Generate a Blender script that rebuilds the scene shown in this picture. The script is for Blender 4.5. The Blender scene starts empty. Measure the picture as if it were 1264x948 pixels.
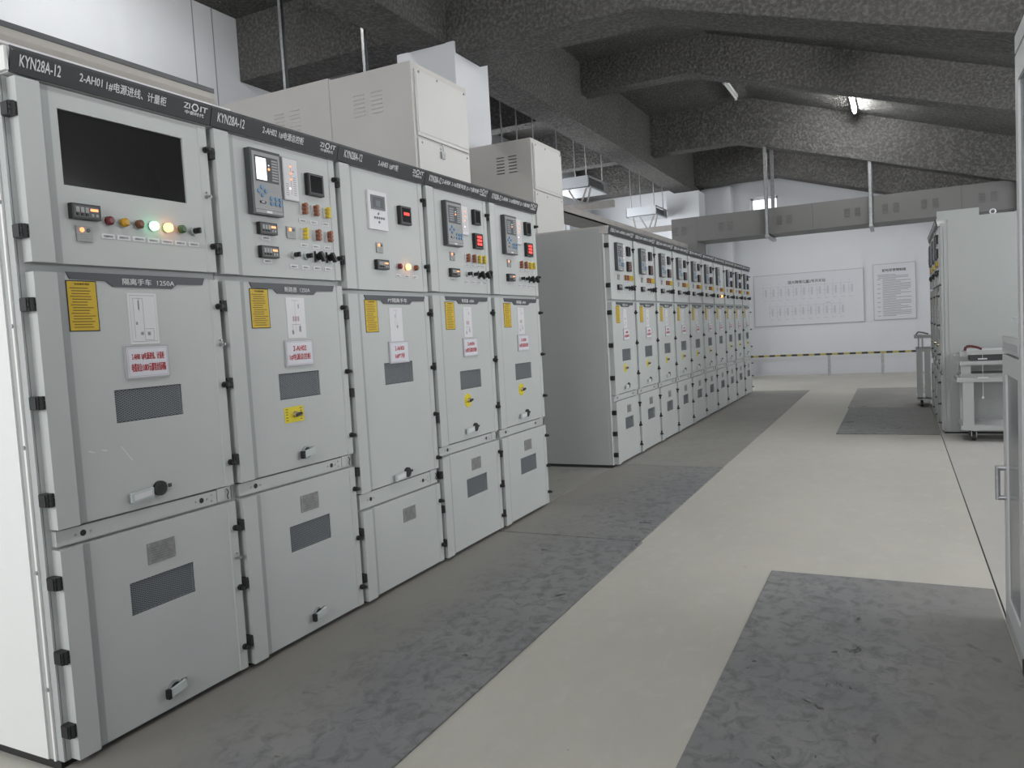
import bpy, math, random
from mathutils import Matrix, Vector
random.seed(7)
SC = bpy.context.scene
COL = SC.collection

# ------------------------------------------------------------------ camera
F_PX = 951.26
cam_pos = Vector((2.4938, -1.3979, 1.3850))
yaw, pitch, roll = 0.4667, -0.06521, -0.05615
fwd = Vector((-math.sin(yaw)*math.cos(pitch), math.cos(yaw)*math.cos(pitch), math.sin(pitch)))
right0 = Vector((math.cos(yaw), math.sin(yaw), 0))
up0 = right0.cross(fwd)
right = right0*math.cos(roll) + up0*math.sin(roll)
up = -right0*math.sin(roll) + up0*math.cos(roll)
cd = bpy.data.cameras.new('camera'); cam = bpy.data.objects.new('camera', cd); COL.objects.link(cam)
M = Matrix((right, up, -fwd)).transposed().to_4x4(); M.translation = cam_pos
cam.matrix_world = M
cd.sensor_width = 36.0; cd.lens = F_PX/1264*36.0; cd.clip_start = 0.05; cd.clip_end = 100
SC.camera = cam

# ------------------------------------------------------------------ world, light, exposure
SC.view_settings.view_transform = 'Standard'
SC.view_settings.look = 'None'
SC.view_settings.gamma = 1.0
SC.view_settings.use_curve_mapping = False
SC.view_settings.exposure = 0.40
w = bpy.data.worlds.new('overcast_sky'); SC.world = w; w.use_nodes = True
bg = w.node_tree.nodes['Background']; bg.inputs[0].default_value = (0.92, 0.96, 1.0, 1); bg.inputs[1].default_value = 1.6

def area(name, loc, rot, sx, sy, watts, col=(1, .985, .96)):
    l = bpy.data.lights.new(name, 'AREA'); l.shape = 'RECTANGLE'; l.size = sx; l.size_y = sy
    l.energy = watts; l.color = col
    o = bpy.data.objects.new(name, l); COL.objects.link(o); o.location = loc; o.rotation_euler = rot
    return o
R90 = math.pi/2
# daylight entering by unseen, assumed openings of the near wall (behind the camera), the right wall and the left wall
area('daylight_near_left', (-2.9, -4.88, 2.6), (R90, 0, 0), 3.0, 2.6, 100, (.97, .985, 1))
area('daylight_near_aisle', (1.5, -4.88, 2.6), (R90, 0, 0), 2.6, 2.2, 84, (1, .99, .97))
for yy, pw in ((3.2, 85), (8.0, 85), (12.0, 35), (15.5, 15)):
    area('added_light_wall_right', (6.12, yy, 2.65), (0, R90, 0), 1.1, 2.4, pw, (.98, .99, 1))  # area lamps added to light the cabinet fronts from the right
for yy in (11.4, 15.3):
    area('daylight_wall_left', (-4.6, yy, 3.3), (0, -R90, 0), 1.9, 2.2, 100, (.97, .985, 1))

# ------------------------------------------------------------------ materials
MATS = {}
def nmat(name, col, rough=.5, metal=0., spec=.5, noise=None, bump=None, emit=None, coat=0.):
    m = bpy.data.materials.new(name); m.use_nodes = True; nt = m.node_tree
    b = nt.nodes['Principled BSDF']
    b.inputs['Base Color'].default_value = (*col, 1); b.inputs['Roughness'].default_value = rough
    b.inputs['Metallic'].default_value = metal; b.inputs['Specular IOR Level'].default_value = spec
    if coat: b.inputs['Coat Weight'].default_value = coat
    tc = nt.nodes.new('ShaderNodeTexCoord')
    if noise:            # (scale, amount, second colour)
        sc, lo, hi, c2 = noise
        n = nt.nodes.new('ShaderNodeTexNoise'); n.inputs['Scale'].default_value = sc; n.inputs['Detail'].default_value = 6
        nt.links.new(tc.outputs['Object'], n.inputs['Vector'])
        r = nt.nodes.new('ShaderNodeMapRange'); r.inputs['From Min'].default_value = lo; r.inputs['From Max'].default_value = hi
        nt.links.new(n.outputs['Fac'], r.inputs['Value'])
        mx = nt.nodes.new('ShaderNodeMix'); mx.data_type = 'RGBA'
        mx.inputs['A'].default_value = (*col, 1); mx.inputs['B'].default_value = (*c2, 1)
        nt.links.new(r.outputs['Result'], mx.inputs['Factor']); nt.links.new(mx.outputs['Result'], b.inputs['Base Color'])
    if bump:             # (scale, strength, distance)
        n = nt.nodes.new('ShaderNodeTexNoise'); n.inputs['Scale'].default_value = bump[0]; n.inputs['Detail'].default_value = 5
        nt.links.new(tc.outputs['Object'], n.inputs['Vector'])
        bp = nt.nodes.new('ShaderNodeBump'); bp.inputs['Strength'].default_value = bump[1]; bp.inputs['Distance'].default_value = bump[2]
        nt.links.new(n.outputs['Fac'], bp.inputs['Height']); nt.links.new(bp.outputs['Normal'], b.inputs['Normal'])
    if emit:
        b.inputs['Emission Color'].default_value = (*emit[0], 1); b.inputs['Emission Strength'].default_value = emit[1]
    MATS[name] = m
    return m

nmat('cabinet_paint', (.49, .515, .51), .42, noise=(3, .35, .75, (.47, .495, .49)))
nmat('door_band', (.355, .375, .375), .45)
nmat('cabinet_frame', (.43, .45, .45), .5)
nmat('side_paint', (.40, .42, .415), .45, noise=(2, .3, .8, (.385, .405, .40)))
nmat('side_white', (.78, .79, .78), .5)
nmat('header_dark', (.016, .018, .022), .5)
nmat('header_edge', (.07, .075, .08), .45)
nmat('text_white', (.72, .73, .74), .6)
nmat('black_plastic', (.012, .012, .013), .45)
nmat('dark_hinge', (.02, .021, .022), .5)
nmat('plate_dark', (.055, .062, .07), .45)
nmat('glass_black', (.016, .016, .017), .12, spec=.5)
nmat('yellow_label', (.62, .42, .015), .5)
nmat('label_ink', (.16, .11, .01), .6)
nmat('ink_black', (.02, .02, .02), .6)
nmat('ink_grey', (.26, .27, .30), .6)
nmat('plate_white', (.66, .66, .68), .35)
nmat('placard_white', (.66, .66, .72), .3)
nmat('placard_edge', (.42, .42, .44), .4)
nmat('ink_pink', (.46, .33, .35), .6)
nmat('ink_red', (.55, .03, .035), .6)
nmat('steel_plate', (.30, .30, .30), .45, .35, noise=(40, .4, .6, (.24, .24, .24)))
nmat('vent_back', (.06, .07, .08), .6)
nmat('vent_mesh', (.26, .285, .31), .5, .1)
nmat('lever_grey', (.50, .55, .55), .4)
nmat('zinc', (.45, .46, .47), .38, .7, noise=(25, .4, .6, (.36, .37, .38)))
nmat('relay_face', (.30, .31, .31), .4)
nmat('relay_dark', (.055, .06, .065), .35)
nmat('screen_lit', (.8, .8, .8), .4, emit=((.95, .97, 1), 1.1))
nmat('lcd_grey', (.16, .18, .20), .25)
nmat('blue_button', (.15, .27, .44), .4)
nmat('led_dim', (.34, .22, .17), .4)
nmat('digit_dim', (.30, .10, .09), .4)
nmat('led_orange', (.9, .3, .1), .4, emit=((1, .32, .12), 1.3))
nmat('lamp_red', (.16, .02, .025), .3)
nmat('lamp_yellow', (.55, .30, .02), .3)
nmat('lamp_brown', (.16, .06, .03), .3)
nmat('lamp_green_off', (.05, .12, .05), .3)
nmat('lamp_green_lit', (.3, .9, .5), .3, emit=((.25, 1, .5), 5.0))
nmat('lamp_orange_lit', (1, .4, .1), .3, emit=((1, .30, .06), 7.0))
nmat('knob_brown', (.28, .10, .05), .4)
nmat('knob_yellow', (.66, .50, .05), .4)
nmat('digit_red', (.9, .05, .04), .4, emit=((1, .05, .04), 1.6))
nmat('tube_lit', (1, 1, 1), .4, emit=((1, 1, .98), 200.0))
nmat('tube_off', (.62, .63, .62), .4)
nmat('wall_paint', (.665, .68, .71), .75, noise=(1.2, .3, .75, (.63, .645, .675)), bump=(40, .12, .004))
nmat('duct_paint', (.50, .485, .465), .45, noise=(2, .3, .8, (.47, .455, .44)))
nmat('bridge_paint', (.155, .154, .150), .5, noise=(2, .3, .8, (.142, .141, .138)))
nmat('duct_cover', (.54, .535, .52), .45)
nmat('trunk_paint', (.40, .38, .355), .5)
nmat('tray_brown', (.29, .275, .26), .5, noise=(6, .35, .7, (.24, .225, .21)))
nmat('tray_white', (.56, .585, .62), .4, .2)
nmat('rubber_dark', (.02, .02, .02), .6)
nmat('trolley_paint', (.44, .46, .455), .45)
nmat('handle_red', (.10, .012, .016), .35)
nmat('stripe_black', (.03, .03, .028), .5)
nmat('stripe_yellow', (.42, .36, .10), .5)
nmat('poster_paper', (.62, .63, .67), .3)
nmat('poster_edge', (.36, .36, .38), .4)
nmat('console_paint', (.55, .555, .56), .4)
nmat('window_frame', (.75, .75, .75), .4)
nmat('yellow_emblem', (.72, .60, .02), .45)
nmat('brass_lock', (.45, .38, .28), .3, .8)

# sprayed acoustic coat of the roof: coarse lumps, with the odd pale fleck where it flaked
def ceiling_mat():
    m = bpy.data.materials.new('sprayed_coat'); m.use_nodes = True; nt = m.node_tree; N = nt.nodes; Lk = nt.links
    b = N['Principled BSDF']; b.inputs['Roughness'].default_value = .95; b.inputs['Specular IOR Level'].default_value = .15
    tc = N.new('ShaderNodeTexCoord')
    def noise(s, d=6, r=.6):
        n = N.new('ShaderNodeTexNoise'); n.inputs['Scale'].default_value = s; n.inputs['Detail'].default_value = d
        n.inputs['Roughness'].default_value = r; Lk.new(tc.outputs['Object'], n.inputs['Vector']); return n
    big, mid, fine, fleck = noise(.9), noise(9), noise(27, 4, .55), noise(5.3, 3)
    def mix(f, a, c):
        x = N.new('ShaderNodeMix'); x.data_type = 'RGBA'
        for k, v in (('A', a), ('B', c)):
            if isinstance(v, tuple): x.inputs[k].default_value = (*v, 1)
            else: Lk.new(v, x.inputs[k])
        Lk.new(f, x.inputs['Factor']); return x.outputs['Result']
    def rng(src, lo, hi):
        r = N.new('ShaderNodeMapRange'); r.inputs['From Min'].default_value = lo; r.inputs['From Max'].default_value = hi
        Lk.new(src, r.inputs['Value']); return r.outputs['Result']
    c = mix(rng(big.outputs['Fac'], .35, .65), (.105, .103, .099), (.075, .074, .072))
    c = mix(rng(fine.outputs['Fac'], .44, .68), c, (.165, .162, .156))
    c = mix(rng(fleck.outputs['Fac'], .775, .79), c, (.5, .5, .49))
    Lk.new(c, b.inputs['Base Color'])
    add = N.new('ShaderNodeMath'); add.operation = 'ADD'; Lk.new(mid.outputs['Fac'], add.inputs[0]); Lk.new(fine.outputs['Fac'], add.inputs[1])
    bp = N.new('ShaderNodeBump'); bp.inputs['Strength'].default_value = 1.0; bp.inputs['Distance'].default_value = .055
    Lk.new(add.outputs[0], bp.inputs['Height']); Lk.new(bp.outputs['Normal'], b.inputs['Normal'])
    MATS['sprayed_coat'] = m
ceiling_mat()

def worn_mat(name, c1, c2, c3, s1, s2, rough, bump, scuff=None, stretch=(1, 1, 1), dust=None, mott=(.52, .74)):
    m = bpy.data.materials.new(name); m.use_nodes = True; nt = m.node_tree; N = nt.nodes; Lk = nt.links
    b = N['Principled BSDF']; b.inputs['Roughness'].default_value = rough; b.inputs['Specular IOR Level'].default_value = .35
    tc = N.new('ShaderNodeTexCoord'); mp = N.new('ShaderNodeMapping'); mp.inputs['Scale'].default_value = stretch
    Lk.new(tc.outputs['Object'], mp.inputs['Vector'])
    def noise(s, d=8, r=.65, dist=0):
        n = N.new('ShaderNodeTexNoise'); n.inputs['Scale'].default_value = s; n.inputs['Detail'].default_value = d
        n.inputs['Roughness'].default_value = r; n.inputs['Distortion'].default_value = dist
        Lk.new(mp.outputs['Vector'], n.inputs['Vector']); return n
    def rng(src, lo, hi):
        r = N.new('ShaderNodeMapRange'); r.inputs['From Min'].default_value = lo; r.inputs['From Max'].default_value = hi
        Lk.new(src, r.inputs['Value']); return r.outputs['Result']
    def mix(f, a, c):
        x = N.new('ShaderNodeMix'); x.data_type = 'RGBA'
        for k, v in (('A', a), ('B', c)):
            if isinstance(v, tuple): x.inputs[k].default_value = (*v, 1)
            else: Lk.new(v, x.inputs[k])
        Lk.new(f, x.inputs['Factor']); return x.outputs['Result']
    n1, n2 = noise(s1), noise(s2, 8, .7, .6)
    c = mix(rng(n1.outputs['Fac'], .36, .64), c1, c2)
    c = mix(rng(n2.outputs['Fac'], *mott), c, c3)
    if scuff:
        n3 = noise(scuff[0], 4, .6, 1.6); c = mix(rng(n3.outputs['Fac'], scuff[1], scuff[1]+.03), c, scuff[2])
    if dust:                     # trodden-in dust along the cabinet feet: (x start, x end, colour)
        sx = N.new('ShaderNodeSeparateXYZ'); Lk.new(tc.outputs['Object'], sx.inputs[0]); n4 = noise(2.3, 5, .6)
        for a, e, dc in dust:
            ad = N.new('ShaderNodeMath'); ad.operation = 'MULTIPLY_ADD'; ad.inputs[1].default_value = 1.1; Lk.new(n4.outputs['Fac'], ad.inputs[0]); Lk.new(sx.outputs['X'], ad.inputs[2])
            c = mix(rng(ad.outputs[0], a+.55, e+.55), c, dc)
    Lk.new(c, b.inputs['Base Color'])
    bp = N.new('ShaderNodeBump'); bp.inputs['Strength'].default_value = bump; bp.inputs['Distance'].default_value = .003
    Lk.new(n2.outputs['Fac'], bp.inputs['Height']); Lk.new(bp.outputs['Normal'], b.inputs['Normal'])
    MATS[name] = m
worn_mat('floor_beige', (.48, .463, .418), (.44, .425, .385), (.50, .488, .45), 1.3, 9, .55, .15, (6, .735, (.20, .19, .17)), (1, .6, 1))
worn_mat('floor_grey', (.44, .43, .41), (.41, .40, .38), (.46, .45, .43), 1.1, 8, .5, .12, None, (1, .35, 1))
worn_mat('mat_rubber', (.185, .186, .195), (.235, .234, .236), (.12, .121, .127), 1.9, 15, .62, .4, (4.2, .66, (.05, .05, .052)), (1, .8, 1), ((.62, .10, (.235, .226, .208)), (2.3, 3.0, (.215, .209, .198))), (.47, .66))
worn_mat('mat_dusty', (.24, .233, .218), (.28, .27, .25), (.19, .19, .19), 1.6, 12, .65, .35, (4, .70, (.10, .10, .10)), (1, .7, 1))

# ------------------------------------------------------------------ mesh helpers
class MB:
    def __init__(s): s.v = []; s.f = []; s.m = []; s.ml = []
    def mi(s, name):
        if name not in s.ml: s.ml.append(name)
        return s.ml.index(name)
    def add(s, vs, fs, mat):
        k = len(s.v); s.v += [tuple(p) for p in vs]; i = s.mi(mat)
        for f in fs: s.f.append(tuple(k+j for j in f)); s.m.append(i)
        return s
    def box(s, x0, x1, y0, y1, z0, z1, mat):
        vs = [(x, y, z) for x in (x0, x1) for y in (y0, y1) for z in (z0, z1)]
        return s.add(vs, [(0, 1, 3, 2), (4, 6, 7, 5), (0, 4, 5, 1), (2, 3, 7, 6), (0, 2, 6, 4), (1, 5, 7, 3)], mat)
    def quad(s, pts, mat): return s.add(pts, [tuple(range(len(pts)))], mat)
    def rect(s, x, y0, y1, z0, z1, mat):           # faces +x
        return s.quad([(x, y0, z0), (x, y1, z0), (x, y1, z1), (x, y0, z1)], mat)
    def prism(s, poly, axis, a0, a1, mat, cap=None):
        def P(p, a): return (a, p[0], p[1]) if axis == 'x' else ((p[0], a, p[1]) if axis == 'y' else (p[0], p[1], a))
        n = len(poly); vs = [P(p, a0) for p in poly]+[P(p, a1) for p in poly]
        s.add(vs, [(i, (i+1) % n, n+(i+1) % n, n+i) for i in range(n)], mat)
        s.add(vs, [tuple(range(n-1, -1, -1)), tuple(range(n, 2*n))], cap or mat); return s
    def cyl(s, p0, p1, r0, mat, r1=None, n=14, capmat=None):
        p0 = Vector(p0); p1 = Vector(p1); d = (p1-p0).normalized(); r1 = r0 if r1 is None else r1
        a = Vector((0, 0, 1)) if abs(d.z) < .9 else Vector((1, 0, 0)); u = d.cross(a).normalized(); q = d.cross(u)
        ring = [(math.cos(2*math.pi*i/n), math.sin(2*math.pi*i/n)) for i in range(n)]
        vs = [p0+u*c*r0+q*t*r0 for c, t in ring]+[p1+u*c*r1+q*t*r1 for c, t in ring]
        s.add(vs, [(i, (i+1) % n, n+(i+1) % n, n+i) for i in range(n)], mat)
        s.add(vs, [tuple(range(n-1, -1, -1)), tuple(range(n, 2*n))], capmat or mat); return s
    def tube(s, pts, r, mat, n=8):
        for a, c in zip(pts, pts[1:]): s.cyl(a, c, r, mat, n=n)
        return s
    def obox(s, c, ax, ay, az, mat):                # oriented box, half-axis vectors
        c, ax, ay, az = map(Vector, (c, ax, ay, az))
        vs = [c+ax*i+ay*j+az*k for i in (-1, 1) for j in (-1, 1) for k in (-1, 1)]
        return s.add(vs, [(0, 1, 3, 2), (4, 6, 7, 5), (0, 4, 5, 1), (2, 3, 7, 6), (0, 2, 6, 4), (1, 5, 7, 3)], mat)
    def text(s, body, x, y0, y1, zc, h, mat):       # lettering lying in the plane x, facing +x, fitted into y0..y1, height h, centred at zc
        vs, fs = glyphs(body)
        ax = [p[0] for p in vs]; az = [p[1] for p in vs]; a0, a1, b0, b1 = min(ax), max(ax), min(az), max(az)
        kx = (y1-y0)/(a1-a0); kz = h/(b1-b0)
        return s.add([(x+p[2], y0+(p[0]-a0)*kx, zc-h/2+(p[1]-b0)*kz) for p in vs], fs, mat)
    def mesh(s, name):
        me = bpy.data.meshes.new(name); me.from_pydata(s.v, [], s.f)
        for n in s.ml: me.materials.append(MATS[n])
        me.polygons.foreach_set('material_index', s.m)
        me.update(); return me
    def build(s, name, parent=None, smooth=False):
        return link(name, s.mesh(name), parent, smooth)

_g = {}
def glyphs(body):
    if body not in _g:
        c = bpy.data.curves.new('lettering', 'FONT'); c.body = body; c.size = 1; c.resolution_u = 2
        o = bpy.data.objects.new('lettering', c); COL.objects.link(o)
        dg = bpy.context.evaluated_depsgraph_get(); me = o.evaluated_get(dg).to_mesh()
        n = len(me.vertices); vs = []; fs_ = []
        for k_, (dx, dz) in enumerate(((-.014, 0), (.014, .0), (0, .014))):       # heavier strokes
            vs += [(v.co.x+dx, v.co.y+dz, k_*.0005) for v in me.vertices]; fs_ += [tuple(i+k_*n for i in p.vertices) for p in me.polygons]
        _g[body] = (vs, fs_)
        bpy.data.objects.remove(o); bpy.data.curves.remove(c)
    return _g[body]

def link(name, me, parent=None, smooth=False):
    o = bpy.data.objects.new(name, me); COL.objects.link(o)
    if parent: o.parent = parent
    return o
def empty(name, loc=(0, 0, 0), rz=0):
    o = bpy.data.objects.new(name, None); COL.objects.link(o); o.location = loc; o.rotation_euler = (0, 0, rz); o.empty_display_size = .1
    return o
def tag(o, label, cat, group=None):
    o['label'] = label; o['category'] = cat
    if group: o['group'] = group
    return o
def struct(o): o['kind'] = 'structure'; return o
def copy_tree(o, parent=None):
    c = o.copy(); COL.objects.link(c)
    if parent: c.parent = parent
    for ch in list(o.children): copy_tree(ch, c)
    return c

# ------------------------------------------------------------------ the room
XL, YF, YN, XR = -4.65, 18.0, -5.0, 6.2
def box_obj(name, b, mat, parent=None):
    return MB().box(*b, mat).build(name, parent)
fl = struct(box_obj('floor', (XL, 2.895, YN, YF, -.12, 0), 'floor_beige')); fl['label'] = 'worn beige painted concrete floor of the aisle'
fs = struct(box_obj('floor_side', (2.903, XR, YN, YF, -.12, 0), 'floor_grey'))
struct(box_obj('floor_joint', (2.893, 2.905, YN, YF, -.12, -.006), 'rubber_dark'))

def wall_with_holes(name, axis, at0, at1, a0, a1, z0, z1, holes, mat='wall_paint'):
    """wall slab between at0..at1 across `axis`; holes are (a0,a1,z0,z1)"""
    m = MB()
    As = sorted({a0, a1, *[h[0] for h in holes], *[h[1] for h in holes]}); Zs = sorted({z0, z1, *[h[2] for h in holes], *[h[3] for h in holes]})
    for i in range(len(As)-1):
        for j in range(len(Zs)-1):
            ca, cz = (As[i]+As[i+1])/2, (Zs[j]+Zs[j+1])/2
            if any(h[0] < ca < h[1] and h[2] < cz < h[3] for h in holes): continue
            if axis == 'x': m.box(at0, at1, As[i], As[i+1], Zs[j], Zs[j+1], mat)
            else: m.box(As[i], As[i+1], at0, at1, Zs[j], Zs[j+1], mat)
    return struct(m.build(name))
WL = [(10.3, 12.5, 2.35, 4.25), (14.2, 16.4, 2.35, 4.25)]
WN = [(-4.4, -1.4, 1.3, 3.9), (.2, 2.8, 1.5, 3.7)]
WR = [(yy-1.2, yy+1.2, 2.1, 3.2) for yy in (3.2, 8.0, 12.0, 15.5)]  # unseen windows, put in to carry the added right-hand light
WF = [(-.62, .02, 3.86, 4.30)]
wall_left = wall_with_holes('wall_left', 'x', XL-.25, XL, YN, YF, -.12, 5.4, WL)
wall_near = wall_with_holes('wall_near', 'y', YN-.25, YN, XL-.25, XR, -.12, 5.4, WN)
wall_far = wall_with_holes('wall_far', 'y', YF, YF+.25, XL-.25, XR, -.12, 5.4, WF)
wall_right = wall_with_holes('wall_right', 'x', XR, XR+.25, YN-.25, YF+.25, -.12, 5.4, WR)
# pilaster on the far wall and the panel joints of the left wall
struct(MB().box(-1.9, -1.02, 17.72, 18, 0, 4.6, 'wall_paint').build('trim_1'))
for yy in (5.18, 5.47):
    MB().box(XL, XL+.006, yy-.006, yy+.006, 2.2, 5.4, 'ink_grey').build('panel_joint', wall_left)
def window(n, axis, at, h, mull=2):
    m = MB(); a0, a1, z0, z1 = h; t = .05
    def B(p0, p1, q0, q1, d=.04, mat='window_frame'):
        if axis == 'x': m.box(at-d, at+d, p0, p1, q0, q1, mat)
        else: m.box(p0, p1, at-d, at+d, q0, q1, mat)
    B(a0, a1, z0, z0+t); B(a0, a1, z1-t, z1); B(a0, a0+t, z0, z1); B(a1-t, a1, z0, z1)
    for i in range(1, mull): c = a0+(a1-a0)*i/mull; B(c-t/2, c+t/2, z0, z1)
    o = struct(m.build('window_%d' % n)); return o
k = 1
for h in WL: window(k, 'x', XL-.15, h); k += 1
for h in WN: window(k, 'y', YN-.15, h, 3); k += 1
for h in WR: window(k, 'x', XR+.15, h); k += 1
for h in WF: window(k, 'y', YF+.15, h, 1); k += 1

# folded roof slab, its longitudinal girder and cross beams
RX, RS = .2, .333
def slab_z(x): return 5.4 if x <= RX else 5.4-RS*(x-RX)
ceiling = struct(MB().prism([(XL-.25, 5.4), (RX, 5.4), (XR+.25, slab_z(XR+.25)), (XR+.25, slab_z(XR+.25)+.2), (RX, 5.6), (XL-.25, 5.6)], 'y', YN-.25, YF+.25, 'sprayed_coat').build('ceiling'))
GX0, GX1, GZ = -2.17, -1.70, 4.47
def subdiv_beam(poly, y0, y1, name):
    MB().prism(poly, 'y', y0, y1, 'sprayed_coat').build(name, ceiling)
MB().box(GX0, GX1, YN, YF, GZ, 5.45, 'sprayed_coat').build('girder', ceiling)
def cross_beam(y0, y1, zb, xk, slope=.30, left=4.65):
    xe = XR
    subdiv_beam([(GX1-.02, zb), (xk, zb), (xe, zb-slope*(xe-xk)), (xe, slab_z(xe)+.05), (RX, 5.45), (GX1-.02, 5.45)], y0, y1, 'cross_beam')
    MB().box(XL, GX0+.02, y0, y1, left, 5.45, 'sprayed_coat').build('cross_beam', ceiling)
cross_beam(5.85, 6.38, 4.36, .4)
cross_beam(9.78, 10.08, 4.92, -.1, .31)
cross_beam(13.42, 13.72, 4.66, -.1)
cross_beam(16.98, 17.5, 4.60, .1)
cross_beam(2.1, 2.4, 4.92, -.1, .31)
cross_beam(-1.56, -1.26, 4.8, -.1, .31)
for y0, y1, x0, x1, n in ((5.82, 6.56, -2.32, -1.60, 1), (16.94, 17.58, -2.36, -1.60, 2)):
    o = struct(MB().box(x0, x1, y0, y1, 0, 4.475, 'wall_paint').build('column'))

# ------------------------------------------------------------------ rubber mats
def mat_strip(x0, x1, y0, y1, mat, label, group='black rubber insulating mats'):
    m = MB(); t = .008; c = .006
    m.prism([(x0, 0.0005), (x1, .0005), (x1, t-.002), (x1-c, t), (x0+c, t), (x0, t-.002)], 'y', y0, y1, mat)
    o = m.build('rubber_mat'); tag(o, label, 'mat', group); return o
mat_strip(-.055, 1.0, -.9, 3.295, 'mat_rubber', 'scuffed grey rubber mat along the nearest left cabinets')
mat_strip(-.055, .985, 3.315, 5.95, 'mat_rubber', 'grey rubber mat beside the gap between the two left cabinet rows')
mat_strip(-.055, .98, 5.96, 8.5, 'mat_dusty', 'dusty grey rubber mat in front of the rear left row, its nearest strip')
mat_strip(-.055, .98, 8.51, 11.0, 'mat_dusty', 'dusty grey rubber mat in front of the rear left row, middle strip')
mat_strip(-.055, .98, 11.01, 14.07, 'mat_dusty', 'dusty grey rubber mat at the far end of the rear left row')
mat_strip(-1.5, -.066, 4.25, 5.75, 'mat_dusty', 'dusty brown-grey mat lying in the gap between the left cabinet rows')
mat_strip(1.845, 2.888, -1.2, 2.93, 'mat_rubber', 'large dark scuffed rubber mat in the right foreground')
mat_strip(1.82, 2.888, 8.28, 10.99, 'mat_rubber', 'dark rubber mat in front of the right-hand cabinets')
mat_strip(1.80, 2.888, 11.0, 14.3, 'mat_dusty', 'grey rubber mat beyond the right-hand cabinets near the far wall')

# ------------------------------------------------------------------ switchgear cabinet
W = .798; FX = -.016
_mesh = {}
def shared(key, fn):
    if key not in _mesh: _mesh[key] = fn().mesh(key.split('|')[0])
    return _mesh[key]

def door_mesh(s0, s1, z0, z1, holes):
    m = MB(); P = 'cabinet_paint'; B = -.045
    sg = [(s0, 0.), (.096, 0.), (.108, FX), (.133, FX), (.742, FX), (.746, FX+.004), (s1, FX+.004)]
    for i, ((a, xa), (c, xc)) in enumerate(zip(sg, sg[1:])):
        if i == 3: continue
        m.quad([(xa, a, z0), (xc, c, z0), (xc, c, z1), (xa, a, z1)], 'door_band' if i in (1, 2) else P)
    a, c = .133, .742
    Ss = sorted({a, c, *[h[0] for h in holes], *[h[1] for h in holes]}); Zs = sorted({z0, z1, *[h[2] for h in holes], *[h[3] for h in holes]})
    for i in range(len(Ss)-1):
        for j in range(len(Zs)-1):
            p, q = (Ss[i]+Ss[i+1])/2, (Zs[j]+Zs[j+1])/2
            if any(h[0] < p < h[1] and h[2] < q < h[3] for h in holes): continue
            m.rect(FX, Ss[i], Ss[i+1], Zs[j], Zs[j+1], P)
    for h in holes:
        p0, p1, q0, q1 = h
        m.quad([(FX, p0, q0), (FX, p0, q1), (B, p0, q1), (B, p0, q0)], P); m.quad([(FX, p1, q1), (FX, p1, q0), (B, p1, q0), (B, p1, q1)], P)
        m.quad([(FX, p0, q1), (FX, p1, q1), (B, p1, q1), (B, p0, q1)], P); m.quad([(FX, p1, q0), (FX, p0, q0), (B, p0, q0), (B, p1, q0)], P)
    top = [(B, s0)]+[(x, s) for s, x in sg]+[(B, s1)]
    m.quad([(x, s, z1) for x, s in top], P); m.quad([(x, s, z0) for x, s in reversed(top)], P)
    m.quad([(B, s0, z0), (0, s0, z0), (0, s0, z1), (B, s0, z1)], P); m.quad([(FX+.004, s1, z0), (B, s1, z0), (B, s1, z1), (FX+.004, s1, z1)], P)
    return m

def vent_mesh(w_, h_):
    m = MB(); m.rect(-.034, 0, w_, 0, h_, 'vent_back')
    cw, ch, t = .0165, .0085, .0016; k = ch/cw
    for sgn in (1, -1):
        n0 = int(-h_/ch)-1; n1 = int(w_/cw)+int(h_/ch)+2
        for i in range(n0, n1):
            c = i*cw          # line: z = k*(s-c)  or z = h - k*(s-c)
            sa, sb = max(0, c), min(w_, c+h_/k)
            if sb-sa < .004: continue
            za, zb = k*(sa-c), k*(sb-c)
            if sgn < 0: za, zb = h_-za, h_-zb
            m.quad([(-.022, sa, za-t), (-.022, sb, zb-t), (-.022, sb, zb+t), (-.022, sa, za+t)], 'vent_mesh')
    for b in ((0, w_, 0, .003), (0, w_, h_-.003, h_), (0, .003, 0, h_), (w_-.003, w_, 0, h_)):
        m.rect(-.021, *b, 'vent_back')
    return m

def hinge_mesh():
    m = MB()
    for z0 in (-.022, -.0065, .009): m.box(-.0445, -.004, -.010, .016, z0, z0+.013, 'dark_hinge')
    m.box(-.0445, -.010, -.013, .019, -.020, .020, 'black_plastic'); m.cyl((-.004, .003, -.022), (-.004, .003, .022), .006, 'dark_hinge', n=10)
    return m
def bolt_mesh():
    m = MB(); m.cyl((-.014, 0, 0), (.002, 0, 0), .0125, 'black_plastic', n=12); m.cyl((.004, 0, 0), (.02, 0, 0), .0095, 'black_plastic', .0085, n=12)
    m.cyl((.02, 0, 0), (.0205, 0, 0), .004, 'dark_hinge', n=8); return m
def key_mesh():
    m = MB(); m.cyl((-.012, 0, 0), (0, 0, 0), .008, 'zinc', n=12); m.box(0, .014, -.0015, .0015, -.005, .005, 'zinc'); m.box(-.004, .002, .004, .014, -.004, .004, 'zinc')
    m.cyl((-.012, 0, .017), (-.003, 0, .017), .004, 'zinc', n=8); return m
def lamp_mesh(mat, ring='lever_grey'):
    m = MB(); m.cyl((FX, 0, 0), (FX+.006, 0, 0), .019, ring, n=18); m.cyl((FX+.006, 0, 0), (FX+.020, 0, 0), .0165, mat, .0155, n=18)
    m.cyl((FX+.020, 0, 0), (FX+.026, 0, 0), .0155, mat, .009, n=18); return m
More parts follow.
